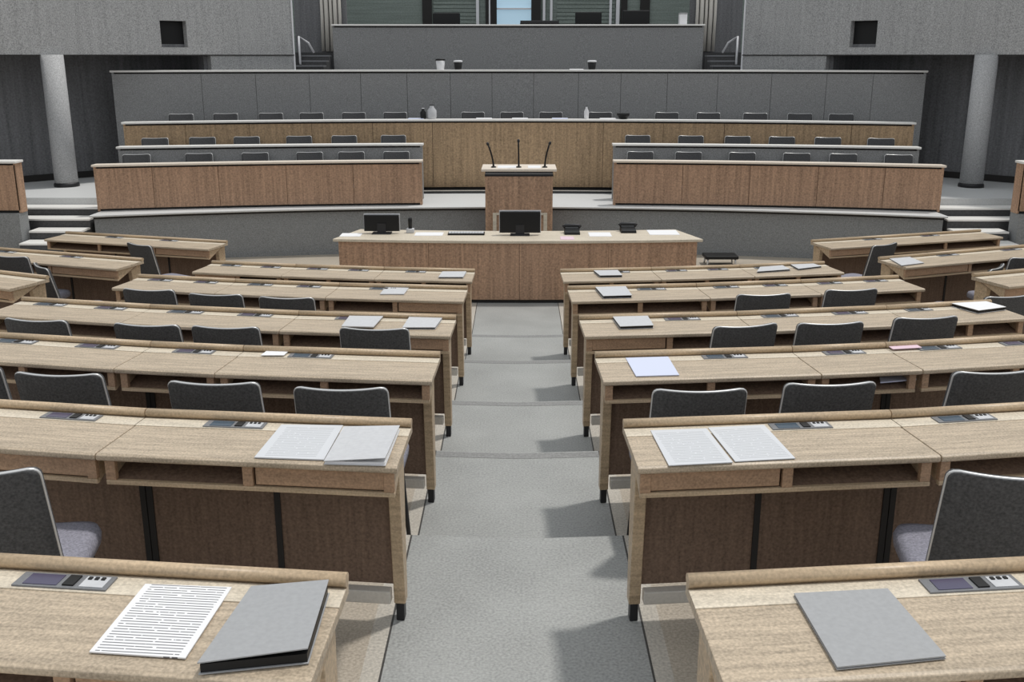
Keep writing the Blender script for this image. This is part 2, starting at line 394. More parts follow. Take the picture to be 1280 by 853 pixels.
for sx, nm in ((-1, 'left'), (1, 'right')):
    xa, xb = sorted((sx * 1.36, sx * 5.66))
    seam = [sx * q for q in (2.29, 3.2, 4.1, 4.95)]
    bench('lower_bench', 'curved brown wooden bench front on the stage edge, %s of the lectern' % nm, y1, xa, xb, ZS, 1.285, M['veneer'], sorted(seam), M['ledge_wood'])
    xa, xb = sorted((sx * 1.40, sx * 5.58))
    bench('upper_bench', 'second curved bench behind the lower %s bench, between two rows of chairs' % nm, y2, xa, xb, ZS, 1.462, M['grey_panel'], [], M['ledge'])
LBX = 5.72
bench('long_bench', 'long curved wooden bench spanning the stage behind the lectern', y3, -LBX, LBX, 0.70, 1.757, M['veneer_wall'], [-4.9, -4.0, -3.1, -2.2, -1.3, 1.3, 2.2, 3.1, 4.0, 4.9], M['ledge'], 40)
seams4 = [aty(px, 110, y4((px - 647) / 78.0)).x for px in (252, 320, 387, 451, 509, 563, 615, 667, 723, 776, 834, 897, 964, 1033)]
seams4 += [5.55]
bench('grey_bench', 'long grey panelled bench front behind the back row of stage chairs', y4, -6.28, 6.28, 1.0, 2.465, M['grey_panel'], seams4, M['ledge'], 48)
bench('top_bench', 'high grey bench at the very top of the stage below the window', y5, -3.30, 3.30, 2.40, 3.222, M['grey_panel'], [], M['ledge'], 24, thick=0.3)
for sx, nm in ((-1, 'left'), (1, 'right')):
    fl = lambda x: 12.95
    xa, xb = sorted((sx * 6.40, sx * 8.9))
    bench('side_bench', 'wooden bench end at the far %s edge beside the side stairs' % nm, fl, xa, xb, 0.74, 1.40, M['veneer'], [], M['ledge'], 6, thick=0.17)
    mb = MB(); mb.box(xa, xb, 12.9, 13.14, 0.0, 0.735); struct(mb.build('wall_stage_' + nm, M['grey_apron']))

# ------------------------------------------------------------------ the chair
def rounded_back(w0, w1, z0, z1, r=0.05, n=6):
    """outline (x,z) of a backrest seen from behind, round top corners"""
    pts = [(-w0/2, z0), (w0/2, z0)]
    for cx, a0 in ((w1/2 - r, 0), (-w1/2 + r, math.pi/2)):
        for k in range(n + 1):
            a = a0 + math.pi/2*k/n; pts.append((cx + r*math.cos(a), z1 - r + r*math.sin(a)))
    return pts
def lean(x, z): return -0.185 - 0.23 * (z - 0.46) + 0.75 * x * x        # y of the backrest, sides come forward
def make_chair(label, loc, rz, group):
    r = thing('chair', label, 'chair', loc, rz, group)
    # backrest: gridded shell
    out = None
    mb = MB(); nx, nz = 12, 8; th = 0.032
    def halfw(z):
        w = 0.190 - 0.006 * (z - 0.43) / 0.455
        if z > 0.857: q = (z - 0.857) / 0.028; w -= 0.028 * (1 - math.sqrt(max(0, 1 - q*q)))
        return w
    zs = [0.43 + 0.405 * k / (nz - 3) for k in range(nz - 2)] + [0.857, 0.866, 0.875, 0.881, 0.885]
    F = []; B = []
    for z in zs:
        for i in range(nx + 1):
            x = halfw(z) * (2*i/nx - 1); y = lean(x, z); dip = -0.012 * (1 - (x/0.22)**2) * max(0, (z - 0.6) / 0.28)
            F.append((x, y + th/2, z + dip)); B.append((x, y - th/2, z + dip))
    R = len(zs); W = nx + 1; fc = []
    for j in range(R-1):
        for i in range(nx):
            a = j*W + i; fc.append((a, a+1, a+W+1, a+W)); o = R*W; fc.append((o+a, o+a+W, o+a+W+1, o+a+1))
    for j in range(R-1):
        for i in (0, nx):
            a = j*W + i; fc.append((a, a+W, R*W+a+W, R*W+a))
    for i in range(nx):
        for j in (0, R-1):
            a = j*W + i; fc.append((a, a+1, R*W+a+1, R*W+a))
    mb.poly(F + B, fc, True)
    back = mb.build('backrest', M['fabric'], r, world=False)
    # pale trim round the rim of the backrest
    rim = []
    for j in range(R): rim.append((j, nx))
    for i in range(nx - 1, 0, -1): rim.append((R - 1, i))
    for j in range(R - 1, -1, -1): rim.append((j, 0))
    pts = [Vector(F[j*W+i]) * 0.35 + Vector(B[j*W+i]) * 0.65 for j, i in rim]
    mb = MB(); mb.tube(pts, 0.0052, 6); mb.build('edge_trim', M['chrome'], back, world=False)
    # seat pad
    mb = MB(); nn = 28; ring = []
    def sup(a, rx, ry): c, s = math.cos(a), math.sin(a); return (rx*math.copysign(abs(c)**0.3, c), 0.02 + ry*math.copysign(abs(s)**0.3, s))
    lay = [(0.19, 0.215, 0.415), (0.205, 0.232, 0.425), (0.208, 0.236, 0.452), (0.200, 0.228, 0.474), (0.175, 0.20, 0.482)]
    pts = []
    for rx, ry, z in lay:
        for k in range(nn):
            x, y = sup(2*math.pi*k/nn, rx, ry); pts.append((x, y, z - 0.015 * (y < -0.05) * 0))
    fc = [(l*nn+k, l*nn+(k+1) % nn, (l+1)*nn+(k+1) % nn, (l+1)*nn+k) for l in range(len(lay)-1) for k in range(nn)]
    fc += [tuple(reversed(range(nn))), tuple((len(lay)-1)*nn+k for k in range(nn))]
    mb.poly(pts, fc, True); mb.build('seat', M['seat_fabric'], r, world=False)
    mb = MB(); mb.box(-0.17, 0.17, -0.15, 0.18, 0.39, 0.415); mb.build('seat_frame', M['dark_metal'], r, world=False)
    for sxx in (-1, 1):
        mb = MB(); mb.tube([(sxx*0.16, -0.10, 0.395), (sxx*0.172, -0.172, 0.43), (sxx*0.175, -0.175, 0.52), (sxx*0.17, -0.19, 0.60)], 0.010, 8); mb.build('back_support', M['dark_metal'], r, world=False)
        for yy in (-0.15, 0.18):
            mb = MB(); mb.tube([(sxx*0.165, yy*0.93, 0.395), (sxx*0.19, yy*1.12, 0.0)], [0.013, 0.010], 8); mb.build('leg', M['dark_metal'], r, world=False)
    return r
PROTO = {}
def chair(x, y, z, rz, label, group):
    if 'c' not in PROTO: PROTO['c'] = make_chair(label, (x, y, z), rz, group); return PROTO['c']
    return dup(PROTO['c'], (x, y, z), rz, label, group)
ORD = ['first', 'second', 'third', 'fourth', 'fifth', 'sixth', 'seventh', 'eighth', 'ninth', 'tenth', 'eleventh', 'twelfth', 'thirteenth', 'fourteenth', 'fifteenth', 'sixteenth']

# ------------------------------------------------------------------ desks in the hall
def unit_map(x0, y0, x1, y1_, n0, n1, zb):
    P0, P1 = Vector((x0, y0, 0)), Vector((x1, y1_, 0))
    def fm(s, t, z):
        a = P0 + Vector((n0[0], n0[1], 0)) * t; b = P1 + Vector((n1[0], n1[1], 0)) * t
        return tuple(a + (b - a) * s + Vector((0, 0, zb + z)))
    return fm
def make_desk(label, fm, width, zb, ang, layout, end0, end1, group=None, console=None, name='desk', mids=(0.5,)):
    """s=0 is the left end as seen from the seats; t=0 the far (rail) side, negative towards the seats"""
    c = fm(0.5, -0.18, 0.0)
    r = thing(name, label, 'desk', (c[0], c[1], zb), ang, group)
    g = 0.002 / width; wq = lambda m: m / width
    # tabletop with a bead on the near edge
    mb = MB(); mb.sweep([(-0.375, 0.710), (-0.004, 0.710), (-0.004, 0.735), (-0.371, 0.735), (-0.381, 0.730), (-0.381, 0.716)], fm, g, 1 - g); mb.build('tabletop', M['oak_top'], r, 0.003)
    mb = MB(); mb.slab(fm, g, 1 - g, -0.112, -0.036, 0.735, 0.7375); mb.build('tabletop_strip', M['oak_pale'], r)
    # rounded rail along the far edge
    pr = [(-0.028, 0.7355), (-0.010, 0.7355)] + [(-0.019 + 0.0185*math.cos(a), 0.7515 + 0.0155*math.sin(a)) for a in [-1.0 + (math.pi + 2.0)*k/14 for k in range(15)]]
    mb = MB(); mb.sweep(pr, fm, g, 1 - g, 1, True); mb.build('rail', M['oak_edge'], r)
    # apron: tray board, bottom rail, posts, drawer fronts
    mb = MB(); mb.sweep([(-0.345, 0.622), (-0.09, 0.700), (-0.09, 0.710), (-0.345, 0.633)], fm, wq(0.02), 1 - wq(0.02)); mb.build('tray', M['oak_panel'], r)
    mb = MB(); mb.slab(fm, wq(0.015), 1 - wq(0.015), -0.357, -0.338, 0.617, 0.634); mb.build('apron_rail', M['oak_edge'], r, 0.003)
    nmod = len(layout)
    for k in range(nmod + 1):
        cs = k / nmod; a = min(max(cs - wq(0.017), wq(0.015)), 1 - wq(0.05)); b = a + wq(0.034)
        mb = MB(); mb.slab(fm, a, b, -0.356, -0.335, 0.634, 0.710); mb.build('apron_post', M['oak_front'], r, 0.002)
    for k, m_ in enumerate(layout):
        if m_ == 'd':
            a = k / nmod + wq(0.045 if k == 0 else 0.024); b = (k + 1) / nmod - wq(0.045 if k == nmod - 1 else 0.024)
            mb = MB(); mb.slab(fm, a, b, -0.352, -0.334, 0.639, 0.706); mb.build('drawer_front', M['oak_front'], r, 0.004)
    for s in (wq(0.016), 1 - wq(0.034)):
        mb = MB(); mb.sweep([(-0.338, 0.622), (-0.338, 0.710), (-0.09, 0.710)], fm, s, s + wq(0.018)); mb.build('bracket', M['oak_edge'], r)
    # front panel, posts, feet, foot rail
    xs = [wq(0.06) if end0 else wq(0.002)] + list(mids) + [1.0 - (wq(0.06) if end1 else wq(0.002))]
    for a, b in zip(xs[:-1], xs[1:]):
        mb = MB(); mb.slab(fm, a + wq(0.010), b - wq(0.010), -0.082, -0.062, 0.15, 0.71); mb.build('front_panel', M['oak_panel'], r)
    for m_ in list(mids) + ([] if end0 else [wq(0.013)]) + ([] if end1 else [1 - wq(0.013)]):
        mb = MB(); mb.slab(fm, m_ - wq(0.011), m_ + wq(0.011), -0.088, -0.055, 0.14, 0.71); mb.build('panel_stile', M['dark_gap'], r)
    for k, (s, vis) in enumerate(((wq(0.055), end0), (1 - wq(0.055), end1))):
        if not vis:
            mb = MB(); mb.slab(fm, s - wq(0.012), s + wq(0.012), -0.058, -0.034, 0.0, 0.71); mb.build('leg', M['dark_metal'], r); continue
        a, b = s - wq(0.021), s + wq(0.021)
        mb = MB(); mb.sweep([(-0.150, 0.712), (-0.018, 0.712), (-0.030, 0.07), (-0.085, 0.07)], fm, a, b); lg = mb.build('leg', M['oak_edge'], r, 0.004)
        mb = MB(); mb.slab(fm, s - wq(0.015), s + wq(0.015), -0.082, -0.036, 0.0, 0.072); mb.build('foot', M['dark_metal'], lg, 0.003)
    mb = MB(); mb.slab(fm, wq(0.08), 1 - wq(0.08), -0.135, -0.092, 0.095, 0.145); mb.build('foot_rail', M['alu'], r, 0.004)
    # control console let into the strip
    if console:
        for a, b, scr in console:
            mb = MB(); mb.slab(fm, a, b, -0.104, -0.046, 0.7375, 0.7415); pl = mb.build('console', M['plate'], r)
            u = (b - a)
            mb = MB(); mb.slab(fm, a + 0.10*u, a + 0.46*u, -0.097, -0.053, 0.7415, 0.7430); mb.build('screen', scr, pl)
            mb = MB(); mb.slab(fm, a + 0.52*u, a + 0.64*u, -0.096, -0.054, 0.7415, 0.7450); mb.build('speaker_grille', M['black'], pl)
            mb = MB(); mb.slab(fm, a + 0.70*u, a + 0.95*u, -0.097, -0.053, 0.7415, 0.7430); mb.build('card_slot', M['folder_pale'], pl)
            for q in range(3):
                e0 = a + (0.73 + 0.07*q)*u; mb = MB(); mb.slab(fm, e0, e0 + 0.04*u, -0.068, -0.058, 0.7430, 0.7455); mb.build('button', M['black'], pl)
    return r
BOUNDS = {1: [0.37, 1.34], 2: [0.37, 1.34, 2.31], 3: [0.37, 1.34, 1.82, 2.79], 4: [0.37, 1.34, 2.31, 3.22], 5: [0.37, 1.34, 2.16, 2.97], 6: [0.37, 1.17, 1.97, 2.77]}
ROWNAME = {1: 'nearest row', 2: 'second row from the camera', 3: 'third row from the camera', 4: 'fourth row from the camera', 5: 'fifth row from the camera', 6: 'front row facing the clerks'}
LAY = {('L', 2): ['od', 'od'], ('R', 2): ['do', 'oo'], ('L', 1): ['od'], ('R', 1): ['do'], ('L', 3): ['oo', 'o', 'oo'], ('R', 3): ['oo', 'o', 'oo'],
       ('L', 4): ['od', 'oo', 'oo'], ('R', 4): ['do', 'oo', 'oo'], ('L', 5): ['od', 'oo', 'oo'], ('R', 5): ['oo', 'oo', 'do'], ('L', 6): ['oo', 'oo', 'do'], ('R', 6): ['oo', 'oo', 'oo']}
def rowy(i, x): return ROWY[i] + arc(x)
def nrm(x):
    if abs(x) < 0.4: return (0.03 * (1 if x < 0 else -1) * 1.0, 1.0)
    g = (0.052 + 0.062 * abs(x)) * (1 if x > 0 else -1); l = math.hypot(g, 1); return (-g / l, 1 / l)
def nrm_end(x):
    return nrm(x)
TOPZ = 0.735
for i in range(1, 7):
    for sd_, sx in (('L', -1), ('R', 1)):
        bd = BOUNDS[i] if (i, sx) != (4, 1) else [0.37, 1.34, 2.31, 3.04]
        for k in range(len(bd) - 1):
            xa, xb = sx * bd[k], sx * bd[k + 1]
            if xa > xb: xa, xb = xb, xa
            na, nb = nrm(xa), nrm(xb)
            fm = unit_map(xa, rowy(i, xa), xb, rowy(i, xb), na, nb, ROWZ[i])
            wdt = math.hypot(xb - xa, rowy(i, xb) - rowy(i, xa)); ang = math.atan2(rowy(i, xb) - rowy(i, xa), xb - xa)
            lay = LAY[(sd_, i)][k]
            scr = [M['screen_blue'], M['screen_violet'], M['screen_blue']][(k + i) % 3]
            if wdt < 0.6: con = [(0.30, 0.72, scr)]
            elif k == 0: con = [((0.25, 0.47, scr) if sd_ == 'L' else (0.53, 0.75, scr))]
            else: con = [(0.15, 0.38, scr), (0.62, 0.84, M['screen_violet'])]
            side = 'left' if sx < 0 else 'right'
            place = 'at the central aisle' if k == 0 else ('at the outer end' if k == len(bd) - 2 else 'in the middle')
            if i == 1: lab = 'pale oak desk closest to the camera on the %s of the aisle' % side
            else: lab = 'oak desk %s of the %s, %s side' % (place, ROWNAME[i], side)
            make_desk(lab, fm, wdt, ROWZ[i], ang, lay, (k == 0) if sx > 0 else (k == len(bd) - 2 and i > 2), (k == 0) if sx < 0 else (k == len(bd) - 2 and i > 2), 'oak desks in curved rows', con, mids=((0.5,) if wdt > 0.6 else ()))
# outer blocks, angled, on the sides
def outer(sx, far_in, far_out, zb, label, lay='doo'):
    """far_in / far_out: world points of the rail at the inner and outer end"""
    A, B = (far_out, far_in) if sx < 0 else (far_in, far_out)
    d = Vector((B[0] - A[0], B[1] - A[1], 0)); l = d.length; d.normalize(); n = (-d.y, d.x)
    fm = unit_map(A[0], A[1], B[0], B[1], n, n, zb)
    lay = lay[::-1] if sx < 0 else lay
    return make_desk(label, fm, l, zb, math.atan2(d.y, d.x), lay, 1, 1, 'oak desks in the side blocks', [(0.28, 0.38, M['screen_blue']), (0.62, 0.72, M['screen_violet'])], mids=(0.33, 0.66))
def pxz(u, w, z): p = atz(u, w, z); return (p.x, p.y)
R5Z, R6Z = ROWZ[5], ROWZ[6]
def ext(a, b, l):                                    # lengthen from a through b to length l
    a, b = Vector((*a, 0)), Vector((*b, 0)); q = a + (b - a).normalized() * l; return (q.x, q.y)
OUT = {}
a, b = pxz(285, 301, 0.76), pxz(84, 289.5, 0.76); OUT['LA'] = (a, b); outer(-1, a, b, 0.0, 'angled oak desk at far left just below the left side stairs')
a, b = pxz(180, 323, R6Z + 0.76), pxz(0, 309.5, R6Z + 0.76); outer(-1, a, ext(a, b, 2.3), R6Z, 'angled oak side desk at left, middle of the three beyond the left rows')
a, b = pxz(62, 345, R5Z + 0.76), pxz(0, 338, R5Z + 0.76); outer(-1, a, ext(a, b, 2.0), R5Z, 'angled oak side desk cut by the left picture edge, lowest of three')
a, b = pxz(1013, 300, 0.76), pxz(1224, 287, 0.76); outer(1, a, b, 0.0, 'angled oak desk at far right just below the right side stairs')
a, b = pxz(1097, 321.5, R6Z + 0.76), pxz(1280, 306, R6Z + 0.76); outer(1, a, ext(a, b, 2.3), R6Z, 'angled oak side desk at right with a pale folder on its end')
a, b = pxz(1214, 342, R5Z + 0.76), pxz(1280, 336, R5Z + 0.76); outer(1, a, ext(a, b, 2.0), R5Z, 'angled oak side desk cut by the right picture edge, lowest of three')

# ------------------------------------------------------------------ chairs in the hall (px of the middle of the top edge)
def hall_chair(u, w, z, rz, label, group): 
    p = atz(u, w, z + 0.875); rz = math.radians(rz)
    # the top of the backrest sits 0.28 m behind the chair's middle
    off = 0.275; x, y = p.x - off * math.sin(rz) , p.y + off * math.cos(rz)
    return chair(x, y, z, rz, label, group)
G1 = 'dark chairs behind the hall desks'
CH = [ # u, w, row, rotation, label
 (-56, 460, 3, -3, 'dark chair cut by the left edge, behind the second left row of desks'),
 (70, 469, 3, -4, 'dark chair with pale rim, left of three whole ones behind the second left row'),
 (265, 480, 3, -3, 'dark chair with pale rim, middle of three whole ones behind the second left row'),
 (425, 487, 3, -1, 'dark chair with pale rim near the aisle behind the second left row'),
 (876, 489, 3, 2, 'dark chair with pale rim near the aisle behind the second right row'),
 (1040, 481, 3, 4, 'dark chair in the middle behind the second right row of desks'),
 (1248, 466, 3, 6, 'dark chair cut by the right edge behind the second right row'),
 (42, 401, 4, -9, 'dark chair at far left behind the third left row of desks'),
 (181, 407, 4, -7, 'dark chair, second from the left behind the third left row'),
 (280, 410, 4, -5, 'dark chair, third from the left behind the third left row'),
 (467, 412, 4, -3, 'dark chair near the aisle behind the third left row, in front of two papers'),
 (934, 408, 4, 14, 'dark turned chair nearest the aisle behind the third right row'),
 (1040, 405, 4, 6, 'dark chair in the middle behind the third right row of desks'),
 (1160, 398, 4, 8, 'dark chair, outermost behind the third right row of desks'),
 (184, 363, 5, -8, 'small dark chair, leftmost behind the fourth left row of desks'),
 (268, 369, 5, -6, 'small dark chair, middle one behind the fourth left row of desks'),
 (357, 373, 5, -5, 'small dark chair nearest the aisle behind the fourth left row'),
 (956, 369, 5, 6, 'small dark chair nearer the aisle behind the fourth right row'),
 (1066, 363, 5, 8, 'small dark chair, outer one behind the fourth right row'),
]
for u, w, i, rz, lab in CH: hall_chair(u, w, ROWZ[i], -rz if False else (rz if False else (-rz if u < 640 else rz)) * (-1 if u < 640 else 1), lab, G1)
# chairs standing turned at the near desks
chair(-1.57, 2.87, ROWZ[2], 0.15, 'dark chair with its grey seat showing at the left edge under the second left row', G1)
chair(1.43, 2.87, ROWZ[2], -0.15, 'dark chair with its grey seat showing at the right edge under the second right row', G1)
# chairs at the side blocks
hall_chair(172, 306, 0.0, -34, 'turned dark chair standing behind the far left angled desk', G1)
chair(-4.36, 8.9, R6Z, math.radians(-14), 'dark chair at the left edge behind the middle left side desk', G1)
p = Vector((-3.76, 8.40, R6Z)); chair(p.x, p.y, p.z, math.radians(-50), 'turned dark chair beyond the inner end of the lowest left side desk', G1)
hall_chair(1108, 306, 0.0, 34, 'turned dark chair standing behind the far right angled desk', G1)
chair(4.36, 8.9, R6Z, math.radians(14), 'dark chair at the right edge behind the middle right side desk', G1)
p = Vector((3.76, 8.40, R6Z)); chair(p.x, p.y, p.z, math.radians(50), 'turned dark chair beyond the inner end of the lowest right side desk', G1)
hall_chair(1264, 371, R5Z, 14, 'dark chair at the right edge below the lowest right side desk', G1)

# ------------------------------------------------------------------ chairs on the stage, facing the hall
def stage_row(pxs, fy, dy, ztop, label, group, zfloor):
    for k, u in enumerate(pxs):
        # march to the arc
        x = (u - 647) / 85.0
        for _ in range(6):
            Y = fy(x) + dy; d = ray(u, 160); x = d.x / d.y * Y
        chair(x, fy(x) + dy - 0.26, ztop - 0.885, math.pi + (-math.atan(2 * 0.02 * x)), label % ORD[k], group)
stage_row([172, 250, 320, 388, 440, 496], y2, -0.10, 1.365, 'dark chair between the two left stage benches, %s from the left', 'chairs between the stage benches', 0)
stage_row([800, 860, 927, 995, 1053, 1122], y2, -0.10, 1.365, 'dark chair between the two right stage benches, %s from the left', 'chairs between the stage benches', 0)
stage_row([197, 256, 311, 376, 432, 493], y3, -0.12, 1.535, 'dark chair behind the upper left bench, %s from the left', 'chairs against the long bench', 0)
stage_row([796, 862, 920, 975, 1032, 1098], y3, -0.12, 1.535, 'dark chair behind the upper right bench, %s from the left', 'chairs against the long bench', 0)
stage_row([232, 287, 343, 393, 445, 496, 592, 640, 688, 749, 831, 882, 940, 995, 1046], y4, -0.30, 1.815, 'dark chair against the grey panelled bench, %s from the left', 'chairs along the grey bench', 0)
# raised floors that carry those chairs
for sx in (-1, 1):
    xa, xb = sorted((sx * 1.42, sx * 5.6))
    f2 = lambda x, t, z: (x, y2(x) + t, z)
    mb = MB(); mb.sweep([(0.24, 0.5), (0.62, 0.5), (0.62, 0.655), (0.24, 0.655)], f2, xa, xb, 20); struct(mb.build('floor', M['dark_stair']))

# ------------------------------------------------------------------ clerks' desk
def yc(x): return 11.07 + 0.028 * x * x
fc_ = lambda x, t, z: (x * (1 - 0.10 * max(t, 0) / 0.65 * 1.0), yc(x) + t, z)
cdk = thing('clerk_desk', 'curved brown wooden clerk desk at the end of the central aisle', 'desk', (0, 11.3, 0))
mb = MB()
for a, b in ((-2.02, -1.0), (-1.0, 0.02), (0.02, 1.02), (1.02, 2.02)):
    mb.sweep([(0.03, 0.04), (0.06, 0.04), (0.06, 0.685), (0.03, 0.685)], fc_, a + 0.002, b - 0.002, 8)
mb.build('front_panel', M['veneer'], cdk)
mb = MB(); mb.sweep([(0.062, 0.04), (0.09, 0.04), (0.09, 0.685), (0.062, 0.685)], fc_, -1.98, 1.98, 24); mb.build('backing_board', M['dark_gap'], cdk)
mb = MB(); mb.sweep([(0.05, 0.0), (0.08, 0.0), (0.08, 0.04), (0.05, 0.04)], fc_, -1.98, 2.0, 24); mb.build('plinth', M['dark_gap'], cdk)
for e in (-2.02, 1.99):
    mb = MB(); mb.sweep([(0.03, 0.0), (0.62, 0.0), (0.62, 0.685), (0.03, 0.685)], fc_, e, e + 0.03, 1); mb.build('side_panel', M['veneer'], cdk)
mb = MB(); mb.sweep([(0.0, 0.685), (0.66, 0.685), (0.66, 0.717), (0.0, 0.717)], fc_, -2.07, 2.07, 28); mb.build('desk_top', M['oak_pale'], cdk, 0.006)
ZC = 0.717
def monitor(u, w0, label, wd_=0.45, ht=0.29):
    p = atz(u, w0, ZC)
    r = thing('monitor', label, 'monitor', (p.x, p.y, ZC))
    x, y = p.x, p.y
    mb = MB(); mb.box(x - wd_/2, x + wd_/2, y - 0.02, y + 0.02, ZC + 0.03, ZC + ht); mb.build('back_shell', M['black'], r, 0.008)
    mb = MB(); mb.box(x - wd_/2 - 0.008, x + wd_/2 + 0.008, y + 0.02, y + 0.035, ZC + 0.022, ZC + ht + 0.010); mb.build('bezel', M['folder_pale'], r, 0.003)
    mb = MB(); mb.box(x - 0.05, x + 0.05, y - 0.028, y - 0.02, ZC + 0.012, ZC + 0.12); mb.build('stand', M['dark_metal'], r)
    mb = MB(); mb.box(x - 0.11, x + 0.11, y - 0.075, y + 0.075, ZC, ZC + 0.012); mb.build('stand_base', M['dark_metal'], r, 0.004)
monitor(477.5, 292, 'black monitor seen from behind on the left part of the clerk desk', 0.40, 0.215)
monitor(650, 294, 'black monitor seen from behind on the clerk desk below the lectern', 0.46, 0.27)
p = atz(513, 291, ZC)
r = thing('telephone_handset', 'upright dark handset beside the left monitor on the clerk desk', 'telephone', (p.x, p.y, ZC))
mb = MB(); mb.box(p.x - 0.045, p.x + 0.045, p.y - 0.04, p.y + 0.04, ZC, ZC + 0.05); mb.build('cradle', M['folder_pale'], r, 0.008)
mb = MB(); mb.tube([(p.x, p.y, ZC + 0.05), (p.x, p.y, ZC + 0.15), (p.x, p.y - 0.005, ZC + 0.175)], [0.022, 0.025, 0.018], 10); mb.build('handset', M['black'], r)
def keyboard(u, w, label):
    p = atz(u, w, ZC); r = thing('keyboard', label, 'keyboard', (p.x, p.y, ZC))
    mb = MB(); mb.box(p.x - 0.21, p.x + 0.21, p.y - 0.07, p.y + 0.07, ZC, ZC + 0.02); mb.build('base', M['black'], r, 0.004)
    mb = MB()
    for q in range(4):
        for k in range(12): mb.box(p.x - 0.2 + k*0.0335, p.x - 0.17 + k*0.0335, p.y - 0.062 + q*0.031, p.y - 0.036 + q*0.031, ZC + 0.02, ZC + 0.026)
    mb.build('keys', M['folder_pale'], r)
keyboard(583, 293, 'dark keyboard on the clerk desk left of the central monitor')
def telephone(u, w, label):
    p = atz(u, w, ZC); r = thing('telephone', label, 'telephone', (p.x, p.y, ZC))
    mb = MB(); mb.hexa([(p.x-.09,p.y-.1,ZC),(p.x+.09,p.y-.1,ZC),(p.x+.09,p.y+.1,ZC),(p.x-.09,p.y+.1,ZC),(p.x-.085,p.y-.095,ZC+.03),(p.x+.085,p.y-.095,ZC+.03),(p.x+.085,p.y+.095,ZC+.065),(p.x-.085,p.y+.095,ZC+.065)]); mb.build('body', M['black'], r, 0.006)
    mb = MB(); mb.tube([(p.x-.1,p.y+.05,ZC+.065),(p.x-.075,p.y+.05,ZC+.085),(p.x+.075,p.y+.05,ZC+.085),(p.x+.1,p.y+.05,ZC+.065)], [.022,.018,.018,.022], 8); mb.build('handset', M['dark_metal'], r)
telephone(715, 292, 'dark desk telephone right of the central monitor on the clerk desk')
telephone(785, 290, 'dark desk telephone on the right half of the clerk desk')
def sheet(name, label, cat, quad, z, th, mt, group=None, mat_pages=None, lift=None):
    """flat document from four level corners (far-left, far-right, near-right, near-left)"""
    q = [Vector((a[0], a[1], 0)) for a in quad]; c = sum(q, Vector()) / 4
    d = ((q[1] - q[0]) + (q[2] - q[3])); rz = math.atan2(d.y, d.x)
    lo = [(v.x, v.y, z) for v in (q[3], q[2], q[1], q[0])]
    if mat_pages is None:
        o = bpy.data.objects.new('tmp', None); o.location = (c.x, c.y, z); o.rotation_euler = (0, 0, rz)
        Mi = wmat(o).inverted(); bpy.data.objects.remove(o)
        mb = MB(); hi = [(v[0], v[1], z + th) for v in lo]
        mb.hexa(lo + hi)
        mb.v = [Mi @ v for v in mb.v]
        ob = mb.build(name, mt); ob.location = (c.x, c.y, z); ob.rotation_euler = (0, 0, rz)
        return tag(ob, label, cat, group)
    r = thing(name, label, cat, (c.x, c.y, z), rz, group)
    L_ = lift or [0, 0, 0, 0]                        # extra height of near-left, near-right, far-right, far-left of the cover
    mb = MB(); mb.hexa(lo + [(v[0], v[1], z + 0.002) for v in lo]); mb.build('back_cover', mt, r)
    ins = [tuple(Vector(v) + (Vector((c.x, c.y, z)) - Vector(v)) * 0.03 + Vector((0, 0, 0.002))) for v in lo]
    mb = MB(); mb.hexa(ins + [(v[0], v[1], v[2] + th - 0.004) for v in ins]); mb.build('pages', mat_pages, r)
    mb = MB(); b_ = [(v[0], v[1], z + th - 0.002 + L_[k]) for k, v in enumerate(lo)]; mb.hexa(b_ + [(v[0], v[1], v[2] + 0.0025) for v in b_]); mb.build('front_cover', mt, r)
    return r
def quadpx(z, *p): return [pxz(u, w, z) for u, w in p]
# papers on the clerks' desk
for u0, w0, u1, w1, m_, lab in ((520, 291, 553, 295, 'paper', 'loose white sheet between handset and keyboard on the clerk desk'), (700, 296, 718, 300, 'paper_pink', 'small pinkish note in front of a telephone on the clerk desk'),
        (735, 291, 765, 296, 'paper', 'white sheet between the two telephones on the clerk desk'), (808, 288, 850, 294, 'paper', 'white sheet at the right end of the clerk desk'), (428, 292, 450, 296, 'paper', 'white sheet at the left end of the clerk desk')):
    a, b = pxz(u0, w0, ZC), pxz(u1, w1, ZC)
    sheet('document', lab, 'paper', [(a[0], a[1]), (b[0], a[1]), (b[0], b[1]), (a[0], b[1])], ZC, 0.004, M[m_])
# low stool on the floor right of the clerks' desk
p = atz(900, 331, 0.0); r = thing('low_stool', 'low dark stool on the pale floor right of the clerk desk', 'stool', (p.x, p.y, 0))
mb = MB(); mb.box(p.x - 0.22, p.x + 0.22, p.y - 0.12, p.y + 0.16, 0.09, 0.135); mb.build('seat', M['black'], r, 0.012)
for ax in (-0.18, 0.18):
    for ay in (-0.09, 0.13):
        mb = MB(); mb.tube([(p.x + ax*1.05, p.y + ay, 0), (p.x + ax, p.y + ay, 0.09)], 0.012, 8); mb.build('leg', M['chrome'], r)

